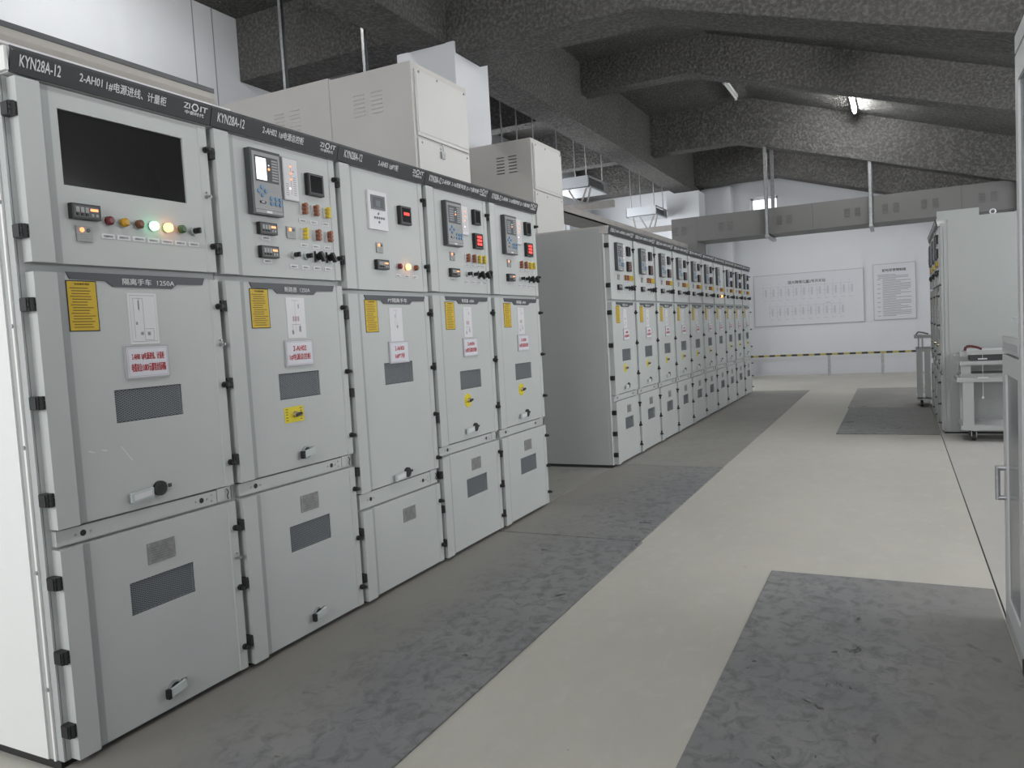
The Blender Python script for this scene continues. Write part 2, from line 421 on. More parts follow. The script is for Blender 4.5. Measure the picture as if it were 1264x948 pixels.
def keyswitch_mesh():
    m = MB(); m.cyl((FX, 0, 0), (FX+.012, 0, 0), .018, 'lever_grey', n=18); m.cyl((FX+.012, 0, 0), (FX+.03, 0, 0), .012, 'black_plastic', .011, n=14)
    m.box(FX+.03, FX+.042, -.004, .004, -.011, .011, 'black_plastic'); return m
def camswitch_mesh():
    m = MB(); m.box(FX, FX+.006, -.026, .026, -.026, .026, 'lever_grey'); m.box(FX+.006, FX+.012, -.026, -.018, -.026, .026, 'black_plastic')
    m.cyl((FX+.006, .002, 0), (FX+.022, .002, 0), .017, 'black_plastic', .015, n=16)
    m.obox((FX+.032, .002, 0), (.011, 0, 0), (0, .006, .004), (0, -.013, .02), 'black_plastic'); return m
def link_mesh(mat):              # outlet link: two forks joined by a bar
    m = MB(); m.box(FX, FX+.004, -.022, .022, -.026, .026, 'plate_white')
    for dz in (-.018, 0, .018):
        m.cyl((FX+.004, 0, dz), (FX+.02, 0, dz), .0085, mat, n=10); m.cyl((FX+.02, 0, dz), (FX+.028, 0, dz), .011, mat, .009, n=10)
    m.box(FX+.02, FX+.025, -.007, .001, -.02, .02, mat); return m
def label_mesh():
    m = MB(); m.box(FX, FX+.003, -.026, .026, -.0085, .0085, 'plate_white')
    m.text('转换开关', FX+.0034, -.018, .018, 0, .008, 'ink_grey'); return m
def meter_mesh():
    m = MB(); m.box(FX, FX+.022, -.053, .053, -.026, .026, 'black_plastic'); m.rect(FX+.0224, -.047, .047, -.020, .020, 'relay_dark')
    for i in range(3): m.box(FX+.0226, FX+.025, -.040+i*.017, -.027+i*.017, -.004, .014, 'relay_face'); m.box(FX+.0226, FX+.026, -.038+i*.017, -.030+i*.017, -.015, -.007, 'black_plastic')
    m.rect(FX+.0228, .014, .043, .003, .012, 'led_orange')
    for i in range(2): m.box(FX+.0226, FX+.025, .016+i*.016, .025+i*.016, -.015, -.006, 'relay_face')
    return m
def sq_mesh(led=True):
    m = MB(); m.box(FX, FX+.006, -.029, .029, -.027, .027, 'steel_plate'); m.rect(FX+.0064, -.025, .025, -.023, .023, 'relay_face')
    if led: m.cyl((FX+.006, -.010, .013), (FX+.010, -.010, .013), .008, 'led_orange', n=12)
    for i in range(3): m.rect(FX+.0068, -.018, .02, -.004-i*.007, -.001-i*.007, 'steel_plate')
    m.cyl((FX+.006, .014, .013), (FX+.009, .014, .013), .007, 'relay_dark', n=10); return m
def relay_mesh(w_, h_, lit):
    m = MB(); t = .032
    m.box(FX, FX+t, 0, w_, 0, h_, 'relay_dark')
    e = .012; X = FX+t+.001
    m.box(X-.001, X, e, w_-e*.5, .022, h_-e, 'relay_face'); X += .0008
    m.rect(X, e, w_-e*.5, .006, .020, 'relay_face'); m.rect(X+.0004, w_*.42, w_*.60, .008, .018, 'plate_white')
    z0, z1 = h_*.505, h_*.90
    m.rect(X, w_*.13, w_*.90, z0, z1, 'relay_dark'); Y = X+.0006
    m.rect(Y, w_*.17, w_*.50, z0+.008, z1-.008, 'screen_lit' if lit else 'lcd_grey')
    if not lit:
        for i in range(6): m.rect(Y+.0004, w_*.20, w_*.46, z0+.016+i*.014, z0+.021+i*.014, 'relay_face')
    for i in range(8): m.rect(Y, w_*.68, w_*.88, z0+.010+i*.0122, z0+.0175+i*.0122, 'relay_face')
    m.cyl((Y-.001, w_*.585, z0+h_*.21), (Y+.001, w_*.585, z0+h_*.21), .006, 'led_orange', n=10); m.cyl((Y-.001, w_*.585, z0+h_*.27), (Y+.001, w_*.585, z0+h_*.27), .003, 'screen_lit', n=8)
    for a, c in ((.31, .42), (.20, .355), (.43, .365), (.31, .295), (.60, .265), (.76, .265), (.90, .262), (.60, .185), (.76, .185), (.90, .182)):
        m.cyl((X-.001, w_*a, h_*c), (X+.005, w_*a, h_*c), .0095, 'blue_button', .0085, n=12)
    m.rect(X+.0006, w_*.55, w_*.80, h_*.37, h_*.378, 'ink_grey'); m.rect(X+.0006, w_*.12, w_*.34, h_*.935, h_*.945, 'ink_grey')
    m.box(X-.001, X+.003, w_*.22, w_*.40, h_*.17, h_*.205, 'black_plastic'); m.rect(X+.0034, w_*.26, w_*.36, h_*.18, h_*.196, 'plate_white')
    return m
def ledpanel_mesh(w_, h_):
    m = MB(); m.box(FX, FX+.010, 0, w_, 0, h_, 'placard_edge'); m.rect(FX+.0104, .005, w_-.005, .005, h_-.005, 'plate_white')
    for i, (a, c) in enumerate(((.5, .80), (.5, .64), (.5, .50), (.40, .28))): m.cyl((FX+.010, w_*a, h_*c), (FX+.0125, w_*a, h_*c), .0048, 'led_orange' if i != 3 else 'screen_lit', n=10)
    m.rect(FX+.0108, w_*.49, w_*.51, h_*.15, h_*.86, 'ink_red')
    for i in range(9): m.rect(FX+.0108, w_*.62, w_*.82, h_*(.14+.05*i), h_*(.155+.05*i), 'ink_grey')
    for i in range(6): m.rect(FX+.0108, w_*.14, w_*.30, h_*(.12+.05*i), h_*(.135+.05*i), 'ink_grey')
    m.rect(FX+.0108, w_*.60, w_*.72, h_*.68, h_*.70, 'ink_red'); return m
def darksq_mesh(digits=None, w_=.112, h_=.102):
    m = MB(); t = .022; m.box(FX, FX+t, 0, w_, 0, h_, 'black_plastic'); m.box(FX+t, FX+t+.003, .006, w_-.006, .006, h_-.006, 'relay_dark')
    m.rect(FX+t+.0034, .014, w_-.014, .012, h_-.010, 'glass_black')
    if digits == 'one':
        for i in range(4): m.rect(FX+t+.004, .032+i*.014, .042+i*.014, h_*.50, h_*.66, 'digit_red')
    elif digits == 'three':
        for j in range(3):
            for i in range(4): m.rect(FX+t+.004, .026+i*.016, .038+i*.016, h_*(.22+.23*j), h_*(.38+.23*j), 'digit_red')
    return m
def lcd_mesh(w_=.168, h_=.205):
    m = MB(); m.box(FX, FX+.012, 0, w_, 0, h_, 'plate_white'); m.box(FX+.012, FX+.016, .022, w_-.022, h_*.52, h_*.89, 'lcd_grey'); m.rect(FX+.0164, .034, w_-.034, h_*.57, h_*.84, 'relay_dark')
    m.rect(FX+.0168, .060, .100, h_*.60, h_*.76, 'lcd_grey')
    for a, c in ((.50, .42), (.30, .31), (.42, .31), (.54, .31), (.66, .31), (.78, .31), (.52, .20)): m.cyl((FX+.012, w_*a, h_*c), (FX+.0145, w_*a, h_*c), .007, 'lcd_grey', n=10)
    return m
def titleplate_mesh(s0, s1, zt, txt, ta, tb):
    m = MB(); w_ = s1-s0; h_ = .046
    P = [(s0, zt), (s0+.012*w_/.58, zt-.024), (s0+.145*w_/.58, zt-.027), (s0+.170*w_/.58, zt-h_), (s0+.42*w_/.58, zt-h_-.001), (s0+.445*w_/.58, zt-.030), (s1-.012, zt-.028), (s1, zt)]
    P.reverse()
    m.add([(FX, *p) for p in P]+[(FX+.004, *p) for p in P], [tuple(range(8, 16))]+[(i, (i+1) % 8, 8+(i+1) % 8, 8+i) for i in range(8)], 'plate_dark')
    m.text(txt, FX+.0048, ta, tb, zt-.026, .024, 'text_white'); return m
def yellow_mesh(w_=.112, h_=.175):
    m = MB(); m.box(FX, FX+.0015, 0, w_, 0, h_, 'ink_black'); m.rect(FX+.0018, .0035, w_-.0035, .0035, h_-.0035, 'yellow_label')
    X = FX+.0021; rnd = random.Random(3)
    m.text('安全操作须知', X, .03, .085, h_-.012, .008, 'label_ink')
    for i in range(15):
        z = h_-.026-i*.0096; m.rect(X, .012+(.006 if i % 3 else 0), .012+rnd.uniform(.06, .088), z-.0016, z+.0016, 'label_ink')
    return m
def mimic_mesh(kind, w_=.12, h_=.188):
    m = MB(); m.box(FX, FX+.003, 0, w_, 0, h_, 'plate_white'); X = FX+.0034
    def l(a0, a1, c0, c1, mat='ink_grey'): m.rect(X, a0*w_, a1*w_, c0*h_, c1*h_, mat)
    def v(a, c0, c1, mat='ink_grey', t=.006): l(a-t, a+t, c0, c1, mat)
    def hl(a0, a1, c, mat='ink_grey', t=.004): l(a0, a1, c-t, c+t, mat)
    if kind == 'metering':
        hl(.15, .50, .90); v(.17, .12, .90); v(.50, .30, .90); hl(.5, .82, .30); v(.82, .08, .30); hl(.5, .82, .08); v(.5, .08, .30)
        l(.33, .37, .68, .86); v(.36, .66, .9); l(.22, .28, .38, .44); l(.36, .46, .18, .24); l(.60, .70, .17, .24); l(.06, .065, .06, .95); l(.93, .935, .06, .95); hl(.06, .93, .955); hl(.06, .93, .055)
    elif kind == 'pt':
        hl(.30, .7, .93); v(.5, .62, .93); l(.42, .46, .70, .80); v(.42, .45, .62); l(.52, .62, .40, .48); v(.57, .48, .60)
    else:
        hl(.28, .66, .93); v(.46, .16, .93, 'ink_pink'); l(.62, .68, .74, .84)
        for a in (.30, .43, .56): l(a, a+.09, .42, .54, 'ink_pink')
        hl(.24, .72, .34); v(.28, .14, .34); v(.70, .14, .34); l(.22, .32, .10, .20); l(.62, .72, .16, .30)
    return m
def placard_mesh(lines, w_=.187, h_=.122):
    m = MB(); t = .008; m.box(FX, FX+t, 0, w_, 0, h_, 'placard_edge'); m.rect(FX+t+.0004, .006, w_-.006, .006, h_-.006, 'placard_white')
    X = FX+t+.0008
    for b in ((.010, w_-.010, .0095, .0105), (.010, w_-.010, h_-.0105, h_-.0095), (.010, .011, .010, h_-.010), (w_-.011, w_-.010, .010, h_-.010)): m.rect(X, *b, 'ink_grey')
    for txt, a, c, zc, hh in lines: m.text(txt, X, a*w_, c*w_, zc*h_, hh*h_, 'ink_red')
    return m
def nameplate_mesh(w_=.122, h_=.078):
    m = MB(); m.box(FX, FX+.003, 0, w_, 0, h_, 'steel_plate'); X = FX+.0033
    for i in range(6): m.rect(X, .016, w_-.016-.012*(i % 2), .012+i*.009, .0138+i*.009, 'lcd_grey')
    for a, c in ((.006, .006), (w_-.006, .006), (.006, h_-.006), (w_-.006, h_-.006)): m.cyl((FX+.003, a, c), (FX+.005, a, c), .0035, 'zinc', n=8)
    return m
def open_handle_mesh():          # lever swung open beside its round socket
    m = MB(); m.cyl((FX, .0, 0), (FX+.012, 0, 0), .028, 'black_plastic', n=20, capmat='dark_hinge'); m.cyl((FX+.012, 0, 0), (FX+.0125, 0, 0), .015, 'black_plastic', n=14)
    m.obox((FX+.016, -.085, -.008), (.006, 0, 0), (0, .046, .003), (0, 0, .017), 'lever_grey'); m.obox((FX+.023, -.085, -.008), (.001, 0, 0), (0, .036, .003), (0, 0, .010), 'plate_white')
    m.box(FX, FX+.006, .030, .056, -.010, .016, 'lever_grey'); m.box(FX+.006, FX+.009, .036, .050, -.004, .010, 'relay_dark'); return m
def closed_handle_mesh():
    m = MB(); m.cyl((FX, 0, 0), (FX+.010, 0, 0), .030, 'zinc', n=20); m.cyl((FX+.010, 0, 0), (FX+.0105, 0, 0), .024, 'dark_hinge', n=18)
    m.obox((FX+.020, .002, 0), (.006, 0, 0), (0, .037, .006), (0, -.001, .015), 'lever_grey'); m.obox((FX+.018, -.040, -.006), (.009, 0, 0), (0, .007, 0), (0, 0, .018), 'black_plastic')
    m.box(FX, FX+.008, .034, .056, -.012, .020, 'zinc'); m.box(FX+.008, FX+.0085, .039, .051, -.006, .013, 'relay_dark'); return m
def emblem_mesh(square):
    m = MB()
    if square: m.box(FX, FX+.002, -.063, .063, -.036, .036, 'yellow_emblem'); [m.rect(FX+.0024, a, a+.014, c, c+.004, 'label_ink') for a in (-.055, .038) for c in (-.026, -.014, 0, .012, .024)]
    else: m.cyl((FX, 0, 0), (FX+.002, 0, 0), .045, 'yellow_emblem', n=22); [m.rect(FX+.0024, a, a+.012, c, c+.004, 'label_ink') for a in (-.034, .02) for c in (-.012, 0, .012)]
    m.cyl((FX+.002, .006, 0), (FX+.018, .006, 0), .016, 'brass_lock', .012, n=14); m.obox((FX+.023, .010, 0), (.005, 0, 0), (0, .017, .004), (0, -.002, .006), 'dark_hinge'); return m

def header(root, kind, name_text, n0, n1, k0, k1):
    m = MB(); z0, z1 = 2.300, 2.380; a, c = .002, W-.002
    front = [(.0, z0), (.002, z0), (.021, z1-.014), (.014, z1), (-.14, z1), (-.14, z0)]
    m.prism([(-.14, z0+.001), (-.006, z0+.001), (.010, z1-.001), (-.14, z1-.001)], 'y', a, c, 'side_white')
    m.prism([(-.006, z0), (.002, z0), (.0205, z1-.012), (.0125, z1-.012)], 'y', a, c, 'header_dark')
    m.prism([(.0125, z1-.012), (.0205, z1-.012), (.014, z1), (.006, z1)], 'y', a, c, 'header_edge')
    h = m.build('header', root)
    X = lambda z: .0028+(z-z0)*.0185/(z1-.012-z0)
    def put(t, body, y0, y1, zc, hh):
        vs, fs = glyphs(body); ax = [p[0] for p in vs]; az = [p[1] for p in vs]; kx = (y1-y0)/(max(ax)-min(ax)); kz = hh/(max(az)-min(az))
        zz = [zc-hh/2+(p[1]-min(az))*kz for p in vs]
        return t.add([(X(z)+p[2], y0+(p[0]-min(ax))*kx, z) for p, z in zip(vs, zz)], fs, 'text_white')
    put(MB(), 'KYN28A-12', k0, k1, 2.340, .036).build('model_lettering', h)
    num, rest = name_text.split(' ', 1); rest = rest.strip()
    wid = lambda t_: max(p[0] for p in glyphs(t_)[0])-min(p[0] for p in glyphs(t_)[0])
    kk = (n1-n0)/(wid(num)+wid(rest)+.55); nm = n0+wid(num)*kk
    put(MB(), num, n0, nm, 2.341, .026).build('number_lettering', h)
    put(MB(), rest, nm+.55*kk, n1, 2.340, .032).build('title_lettering', h)
    q0 = .662; t = MB()
    put(t, 'ZI', q0, q0+.030, 2.350, .020); put(t, 'IT', q0+.080, q0+.116, 2.350, .020)
    vs = []
    for r in (.016, .0105):
        for i in range(6): vs.append((X(2.350+r*math.sin(i*math.pi/3)), q0+.055+r*1.15*math.cos(i*math.pi/3), 2.350+r*math.sin(i*math.pi/3)))
    t.add(vs, [(i, (i+1) % 6, 6+(i+1) % 6, 6+i) for i in range(6)], 'text_white')
    t.build('logo', h); put(MB(), '中泰时代', q0+.008, q0+.100, 2.327, .014).build('maker_lettering', h)
    return h

TYPES = {
 'metering': dict(ub=1.705, mt=1.673, mb=.820, lt=.750, vent=(.277, 1.143), lvent=(.270, .437), np=(.352, .603), title=(.135, .719, 1.678), red=(.328, 1.296), mimic=(.361, 1.423), yel=(.132, 1.475)),
 'incomer':  dict(ub=1.700, mt=1.672, mb=.820, lt=.750, vent=(.300, 1.142), lvent=(.298, .437), np=(.380, .605), title=(.164, .725, 1.671), red=(.349, 1.290), mimic=(.379, 1.420), yel=(.161, 1.470)),
 'pt':       dict(ub=1.661, mt=1.635, mb=.600, lt=.505, vent=(.307, 1.143), lvent=None, np=(.392, .357), title=(.166, .749, 1.632), red=(.357, 1.256), mimic=(.382, 1.377), yel=(.167, 1.433)),
 'feeder':   dict(ub=1.666, mt=1.642, mb=.720, lt=.652, vent=(.314, 1.043), lvent=(.318, .340), np=(.394, .506), title=(.183, .740, 1.640), red=(.370, 1.251), mimic=(.397, 1.378), yel=(.178, 1.431)),
}
def at(name, key, fn, parent, s, z):
    o = link(name, shared(key, fn), parent); o.location = (0, s, z); return o

def make_cabinet(kind, label, loc, name_text, nspan, kspan, title, tspan, lines, rz=0, group=None, blank=None, orange=False):
    T = TYPES[kind]; D0, D1 = .018, .786
    root = empty('switchgear_cabinet', loc, rz); tag(root, label, 'cabinet', group)
    link('body', shared('body', lambda: MB().box(-1.5, -.045, .0015, W-.0015, .03, 2.30, 'cabinet_frame').box(-1.5, -.14, .0015, W-.0015, 2.30, 2.375, 'cabinet_frame').box(-1.49, -.07, .004, W-.004, 0, .03, 'rubber_dark')), root)
    link('roof_plate', shared('roof_plate', lambda: MB().box(-1.48, -.15, .02, W-.02, 2.375, 2.38, 'cabinet_paint')), root)
    header(root, kind, name_text, *nspan, *kspan)
    # ---- upper (instrument) door
    holes = [(.160, .668, 1.972, 2.226)] if kind == 'metering' else []
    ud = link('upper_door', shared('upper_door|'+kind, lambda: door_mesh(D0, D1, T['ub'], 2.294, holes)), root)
    for z in (2.190, 1.803): at('hinge', 'hinge', hinge_mesh, ud, .003, z)
    for z in (2.199, 1.809): at('door_bolt', 'door_bolt', bolt_mesh, ud, .774, z)
    def lamps(row, z, zp):
        for mt, s in row: at('indicator_lamp', 'indicator_lamp|'+mt, lambda: lamp_mesh(mt), ud, s, z)
    def plates(ss, z):
        for s in ss: at('label_plate', 'label_plate', label_mesh, ud, s, z)
    if kind == 'metering':
        at('viewing_window', 'viewing_window', lambda: MB().box(-.036, -.024, .161, .667, 1.973, 2.225, 'glass_black'), ud, 0, 0)
        at('door_lock', 'door_lock', key_mesh, ud, .765, 2.01)
        at('charge_meter', 'charge_meter', meter_mesh, ud, .219, 1.885); at('live_indicator', 'live_indicator', sq_mesh, ud, .215, 1.811)
        lamps((('lamp_red', .310), ('lamp_yellow', .371), ('lamp_brown', .433), ('lamp_green_lit', .496), ('lamp_orange_lit', .559), ('lamp_green_off', .622)), 1.865, 0)
        at('key_switch', 'key_switch', keyswitch_mesh, ud, .686, 1.864)
        plates((.307, .369, .432, .494, .556, .618, .682), 1.811)
    elif kind == 'incomer':
        at('protection_relay', 'protection_relay|lit', lambda: relay_mesh(.184, .282, True), ud, .193, 1.968)
        at('status_panel', 'status_panel|a', lambda: ledpanel_mesh(.102, .196), ud, .414, 2.056); at('display_meter', 'display_meter|off', darksq_mesh, ud, .568, 2.099)
        for s, mt in ((.542, 'knob_brown'), (.622, 'knob_brown'), (.708, 'knob_yellow')): at('outlet_link', 'outlet_link|'+mt, lambda: link_mesh(mt), ud, s, 2.029)
        plates((.533, .611, .697), 1.972); at('live_indicator', 'live_indicator', sq_mesh, ud, .447, 1.909)
        for s, mt in ((.537, 'knob_yellow'), (.625, 'knob_brown'), (.711, 'knob_brown')): at('outlet_link', 'outlet_link|'+mt, lambda: link_mesh(mt), ud, s, 1.912)
        plates((.532, .615, .697), 1.857)
        for z in (1.911, 1.808): at('charge_meter', 'charge_meter', meter_mesh, ud, .287, z); at('label_plate', 'label_plate', label_mesh, ud, .285, z-.040)
        for s in (.457, .540): at('key_switch', 'key_switch', keyswitch_mesh, ud, s, 1.807)
        for s in (.618, .702): at('cam_switch', 'cam_switch', camswitch_mesh, ud, s, 1.808)
        plates((.452, .531, .612, .694), 1.753)
    elif kind == 'pt':
        at('arc_display', 'arc_display', lcd_mesh, ud, .246, 1.985); at('display_meter', 'display_meter|one', lambda: darksq_mesh('one'), ud, .524, 2.037)
        at('live_indicator', 'live_indicator', sq_mesh, ud, .332, 1.890); at('charge_meter', 'charge_meter', meter_mesh, ud, .334, 1.798)
        lamps((('lamp_red', .503), ('lamp_orange_lit', .585), ('lamp_brown', .667)), 1.798, 0); plates((.494, .580, .664), 1.745)
    else:
        at('protection_relay', 'protection_relay|dim', lambda: relay_mesh(.190, .276, False), ud, .209, 1.955)
        if blank != 'simple':
            at('status_panel', 'status_panel|b', lambda: ledpanel_mesh(.088, .191), ud, .436, 2.040)
            at('display_meter', 'display_meter|off2', lambda: darksq_mesh(None, .090, .098), ud, .585, 2.120)
            at('display_meter', 'display_meter|three', lambda: darksq_mesh('three'), ud, .579, 1.961)
        at('live_indicator', 'live_indicator', sq_mesh, ud, .303, 1.893)
        for s, mt in ((.486, 'knob_brown'), (.566, 'knob_brown'), (.640, 'knob_yellow'), (.706, 'knob_yellow')): at('outlet_link', 'outlet_link|'+mt, lambda: link_mesh(mt), ud, s, 1.893)
        plates((.486, .566, .640, .706), 1.848)
        at('charge_meter', 'charge_meter', meter_mesh, ud, .305, 1.790); at('label_plate', 'label_plate', label_mesh, ud, .30, 1.748)
        if orange: lamps((('lamp_brown', .484), ('lamp_orange_lit', .566), ('lamp_green_off', .650)), 1.790, 0)
        else:
            at('key_switch', 'key_switch', keyswitch_mesh, ud, .480, 1.790); at('key_switch', 'key_switch', keyswitch_mesh, ud, .562, 1.790)
            for s in (.645, .722): at('cam_switch', 'cam_switch', camswitch_mesh, ud, s, 1.789)
        plates((.474, .562, .645, .725), 1.738)
    # ---- middle (breaker) door
    vs, vz = T['vent']; holes = [(vs, vs+.290 if kind == 'metering' else vs+.274, vz, vz+.119)]; vw = holes[0][1]-vs
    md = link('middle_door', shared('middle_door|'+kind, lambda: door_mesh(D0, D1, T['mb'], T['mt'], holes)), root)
    top, bot = T['mt'], T['mb']
    for z in ((1.567, 1.245, .923) if kind != 'pt' else (1.53, 1.13, .72)): at('hinge', 'hinge', hinge_mesh, md, .003, z-(top < 1.66 and kind != 'pt')*.03)
    for z in ((1.564, 1.241, .916) if kind != 'pt' else (1.53, 1.21, .93, .665)): at('door_bolt', 'door_bolt', bolt_mesh, md, .775, z-(top < 1.66 and kind != 'pt')*.03)
    if kind == 'metering': at('door_lock', 'door_lock', key_mesh, md, .776, 1.409)
    at('vent', 'vent|%.3f' % vw, lambda: vent_mesh(vw, .119), md, vs, vz)
    t0, t1, tz = T['title']; link('title_plate', shared('title_plate|'+kind, lambda: titleplate_mesh(t0, t1, tz, title, *tspan)), md)
    at('warning_label', 'warning_label', yellow_mesh, md, *T['yel'])
    at('mimic_plate', 'mimic_plate|'+kind, lambda: mimic_mesh(kind, .106 if kind == 'feeder' else .122, .195 if kind == 'feeder' else .188), md, *T['mimic'])
    at('placard', 'placard|'+lines[0][0], lambda: placard_mesh(lines), md, *T['red'])
    if kind == 'metering':
        at('lever_handle', 'lever_handle|open', open_handle_mesh, md, .427, .878)
        for (s0_, z0_, s1_, z1_) in ((.283, 1.059, .325, 1.002), (.160, 1.061, .180, 1.053), (.209, 1.058, .229, 1.053)):
            q = MB(); q.obox((FX+.0006, (s0_+s1_)/2, (z0_+z1_)/2), (.0006, 0, 0), (0, (s1_-s0_)/2, (z1_-z0_)/2), (0, .0012, .0016), 'plate_white'); q.build('tape_scrap', md)
    elif kind == 'incomer': at('rotary_lock', 'rotary_lock|sq', lambda: emblem_mesh(True), md, .381, 1.069); at('lever_handle', 'lever_handle|closed', closed_handle_mesh, md, .442, .882)
    elif kind == 'pt': at('lever_handle', 'lever_handle|open', open_handle_mesh, md, .456, .634)
    else:
        if blank != 'simple': at('rotary_lock', 'rotary_lock|rd', lambda: emblem_mesh(False), md, .394, .969)
        at('lever_handle', 'lever_handle|open', open_handle_mesh, md, .467, .784)
    # ---- strip between the doors
    lt = T['lt']
    def strip():
        m = MB(); z0, z1 = lt+.010, bot-.008; zc = (z0+z1)/2
        m.box(-.046, -.022, .022, W-.10, z0, z1, 'cabinet_paint'); m.box(-.046, -.020, W-.097, W-.03, z0+.002, z1+.004, 'cabinet_paint')
        for s in (.117, .622):
            m.cyl((-.022, s, zc), (-.0212, s, zc), .011, 'black_plastic', n=14)
            for d in (-.028, .028): m.cyl((-.022, s+d, zc), (-.019, s+d, zc), .004, 'zinc', n=8)
        for s, d in ((.672, .012), (.672, -.012)): m.cyl((-.022, s, zc+d), (-.019, s, zc+d), .004, 'zinc', n=8)
        m.tube([(-.016, .748, zc+.022), (-.012, .754, zc+.010), (-.012, .746, zc-.008), (-.014, .752, zc-.020)], .0025, 'black_plastic', 6)
        return m
    link('cross_strip', shared('cross_strip|'+kind, strip), root)
    # ---- lower (cable) door
    lv = T['lvent']; lw = .284 if kind == 'metering' else (.280 if kind == 'incomer' else .272)
    holes = [(lv[0], lv[0]+lw, lv[1], lv[1]+.120)] if lv else []
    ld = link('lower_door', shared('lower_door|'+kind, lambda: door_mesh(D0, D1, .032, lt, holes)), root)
    hz = ((.643, .391, .138) if kind in ('metering', 'incomer') else ((.40, .16) if kind == 'pt' else (.55, .34, .13)))
    for z in hz: at('hinge', 'hinge', hinge_mesh, ld, .003, z)
    for z in ((.638, .383, .126) if kind in ('metering', 'incomer') else ((.40, .13) if kind == 'pt' else (.57, .33, .12))): at('door_bolt', 'door_bolt', bolt_mesh, ld, .772, z)
    if lv: at('vent', 'vent|%.3fb' % lw, lambda: vent_mesh(lw, .120), ld, *lv)
    at('nameplate', 'nameplate', nameplate_mesh, ld, *T['np'])
    if kind == 'metering': at('door_lock', 'door_lock', key_mesh, ld, .769, .513)
    if kind in ('metering', 'incomer'): at('lever_handle', 'lever_handle|closed', closed_handle_mesh, ld, .418 if kind == 'metering' else .441, .104)
    return root

B0 = .145
FEED = [('2-AH04', .26, .74, .68, .20), ('1#变压器出线柜', .10, .90, .36, .24)]
c1 = make_cabinet('metering', 'nearest left cabinet with a wide black viewing window and a row of coloured lamps', (0, B0, 0), '2-AH01  1#电源进线、计量柜', (.232, .582), (.030, .166),
    '隔离手车  1250A', (.345, .570), [('2-AH01 1#电源进线、计量柜', .14, .88, .68, .22), ('电缆来自:110KV元都变出线间隔', .12, .90, .34, .26)], group='front row of switchgear cabinets')
c2 = make_cabinet('incomer', 'grey cabinet with a bright lit relay screen and a square yellow lock plate', (0, B0+W, 0), '2-AH02  1#电源总控柜', (.285, .548), (.034, .180),
    '断路器  1250A', (.375, .545), [('2-AH02', .26, .74, .68, .20), ('1#电源总控柜', .12, .88, .36, .24)], group='front row of switchgear cabinets')
c3 = make_cabinet('pt', 'grey cabinet with a white display panel and a short solid lower door', (0, B0+2*W, 0), '2-AH03  1#PT柜', (.336, .520), (.050, .196),
    'PT隔离手车', (.375, .560), [('2-AH03', .26, .74, .68, .20), ('1#PT柜', .26, .76, .34, .24)], group='front row of switchgear cabinets')
c4 = make_cabinet('feeder', 'fourth cabinet of the front left row, second from its far end', (0, B0+3*W, 0), '2-AH04 2-1#变配电室 (2-1T)配电柜', (.190, .655), (.045, .180),
    '断路器  630A', (.385, .545), FEED, group='front row of switchgear cabinets')
c5 = copy_tree(c4); c5.location = (0, B0+4*W, 0); c5['label'] = 'last cabinet of the front left row, beside the gap to the rear row'
# end panel of the front row
p = MB(); y = B0
p.box(-1.5, -.118, y-.016, y-.001, .03, 2.36, 'side_white'); p.box(-.118, -.088, y-.010, y-.001, .03, 2.30, 'side_paint'); p.box(-.088, -.078, y-.016, y-.001, .03, 2.30, 'side_white'); p.box(-.076, -.045, y-.008, y-.001, .03, 2.30, 'cabinet_frame')
p.box(-1.5, .004, y-.012, y-.001, 2.304, 2.378, 'side_white'); p.box(-1.48, -.06, y-.010, y-.001, 0, .03, 'rubber_dark')
for z in (.28, .68, 1.1, 1.5, 1.9, 2.2): p.cyl((-.083, y-.016, z), (-.083, y-.021, z), .007, 'zinc', n=10)
ep = p.mesh('end_panel'); ep.transform(Matrix.Translation((0, -B0, 0))); o = link('end_panel', ep, c1)
o['label'] = 'white end panel with screws'

NTH = ['first', 'second', 'third', 'fourth', 'fifth', 'sixth', 'seventh', 'eighth', 'ninth', 'tenth']
R2 = 5.795; W2 = .798
_dim = {}
def dim_tree(o):                 # the rear cabinets' displays are barely lit
    for ch in o.children:
        if ch.type == 'MESH' and ch.name.split('.')[0] in ('protection_relay', 'status_panel', 'live_indicator', 'charge_meter', 'display_meter'):
            k0 = ch.data.name
            if k0 not in _dim:
                me = ch.data.copy()
                for j, mt in enumerate(me.materials):
                    if mt.name in ('led_orange', 'digit_red'): me.materials[j] = MATS['led_dim' if mt.name == 'led_orange' else 'digit_dim']
                _dim[k0] = me
            ch.data = _dim[k0]
        dim_tree(ch)
for i in range(10):
    if i == 6:
        o = make_cabinet('feeder', 'x', (0, 0, 0), '2-AH04 2-1#变配电室 (2-1T)配电柜', (.190, .655), (.045, .180), '断路器  630A', (.385, .545), FEED, blank='simple', orange=True)
        lab = 'seventh cabinet of the rear left row, with a glowing orange lamp'
    else:
        o = copy_tree(c4); lab = NTH[i]+' cabinet of the rear left row, counted from its near end'
    if i == 0: lab = 'nearest cabinet of the rear left row, its plain grey side facing the gap'
    if i == 9: lab = 'farthest cabinet of the rear left row, close to the far wall'
    dim_tree(o); o.location = (0, R2+i*W2, 0); o['label'] = lab; o['group'] = 'rear row of switchgear cabinets'; o['category'] = 'cabinet'
    if i == 0:
        p = MB(); p.box(-1.5, -.085, -.014, -.001, .03, 2.36, 'side_paint'); p.box(-.085, -.04, -.008, -.001, .03, 2.30, 'cabinet_frame'); p.box(-.053, -.045, -.014, -.001, .03, 2.30, 'side_white')
        p.box(-1.5, .004, -.012, -.001, 2.304, 2.378, 'duct_paint'); p.box(-1.5, -.06, -.010, -.001, 0, .03, 'rubber_dark')
        q = p.build('end_panel', o); q['label'] = 'plain grey end panel'

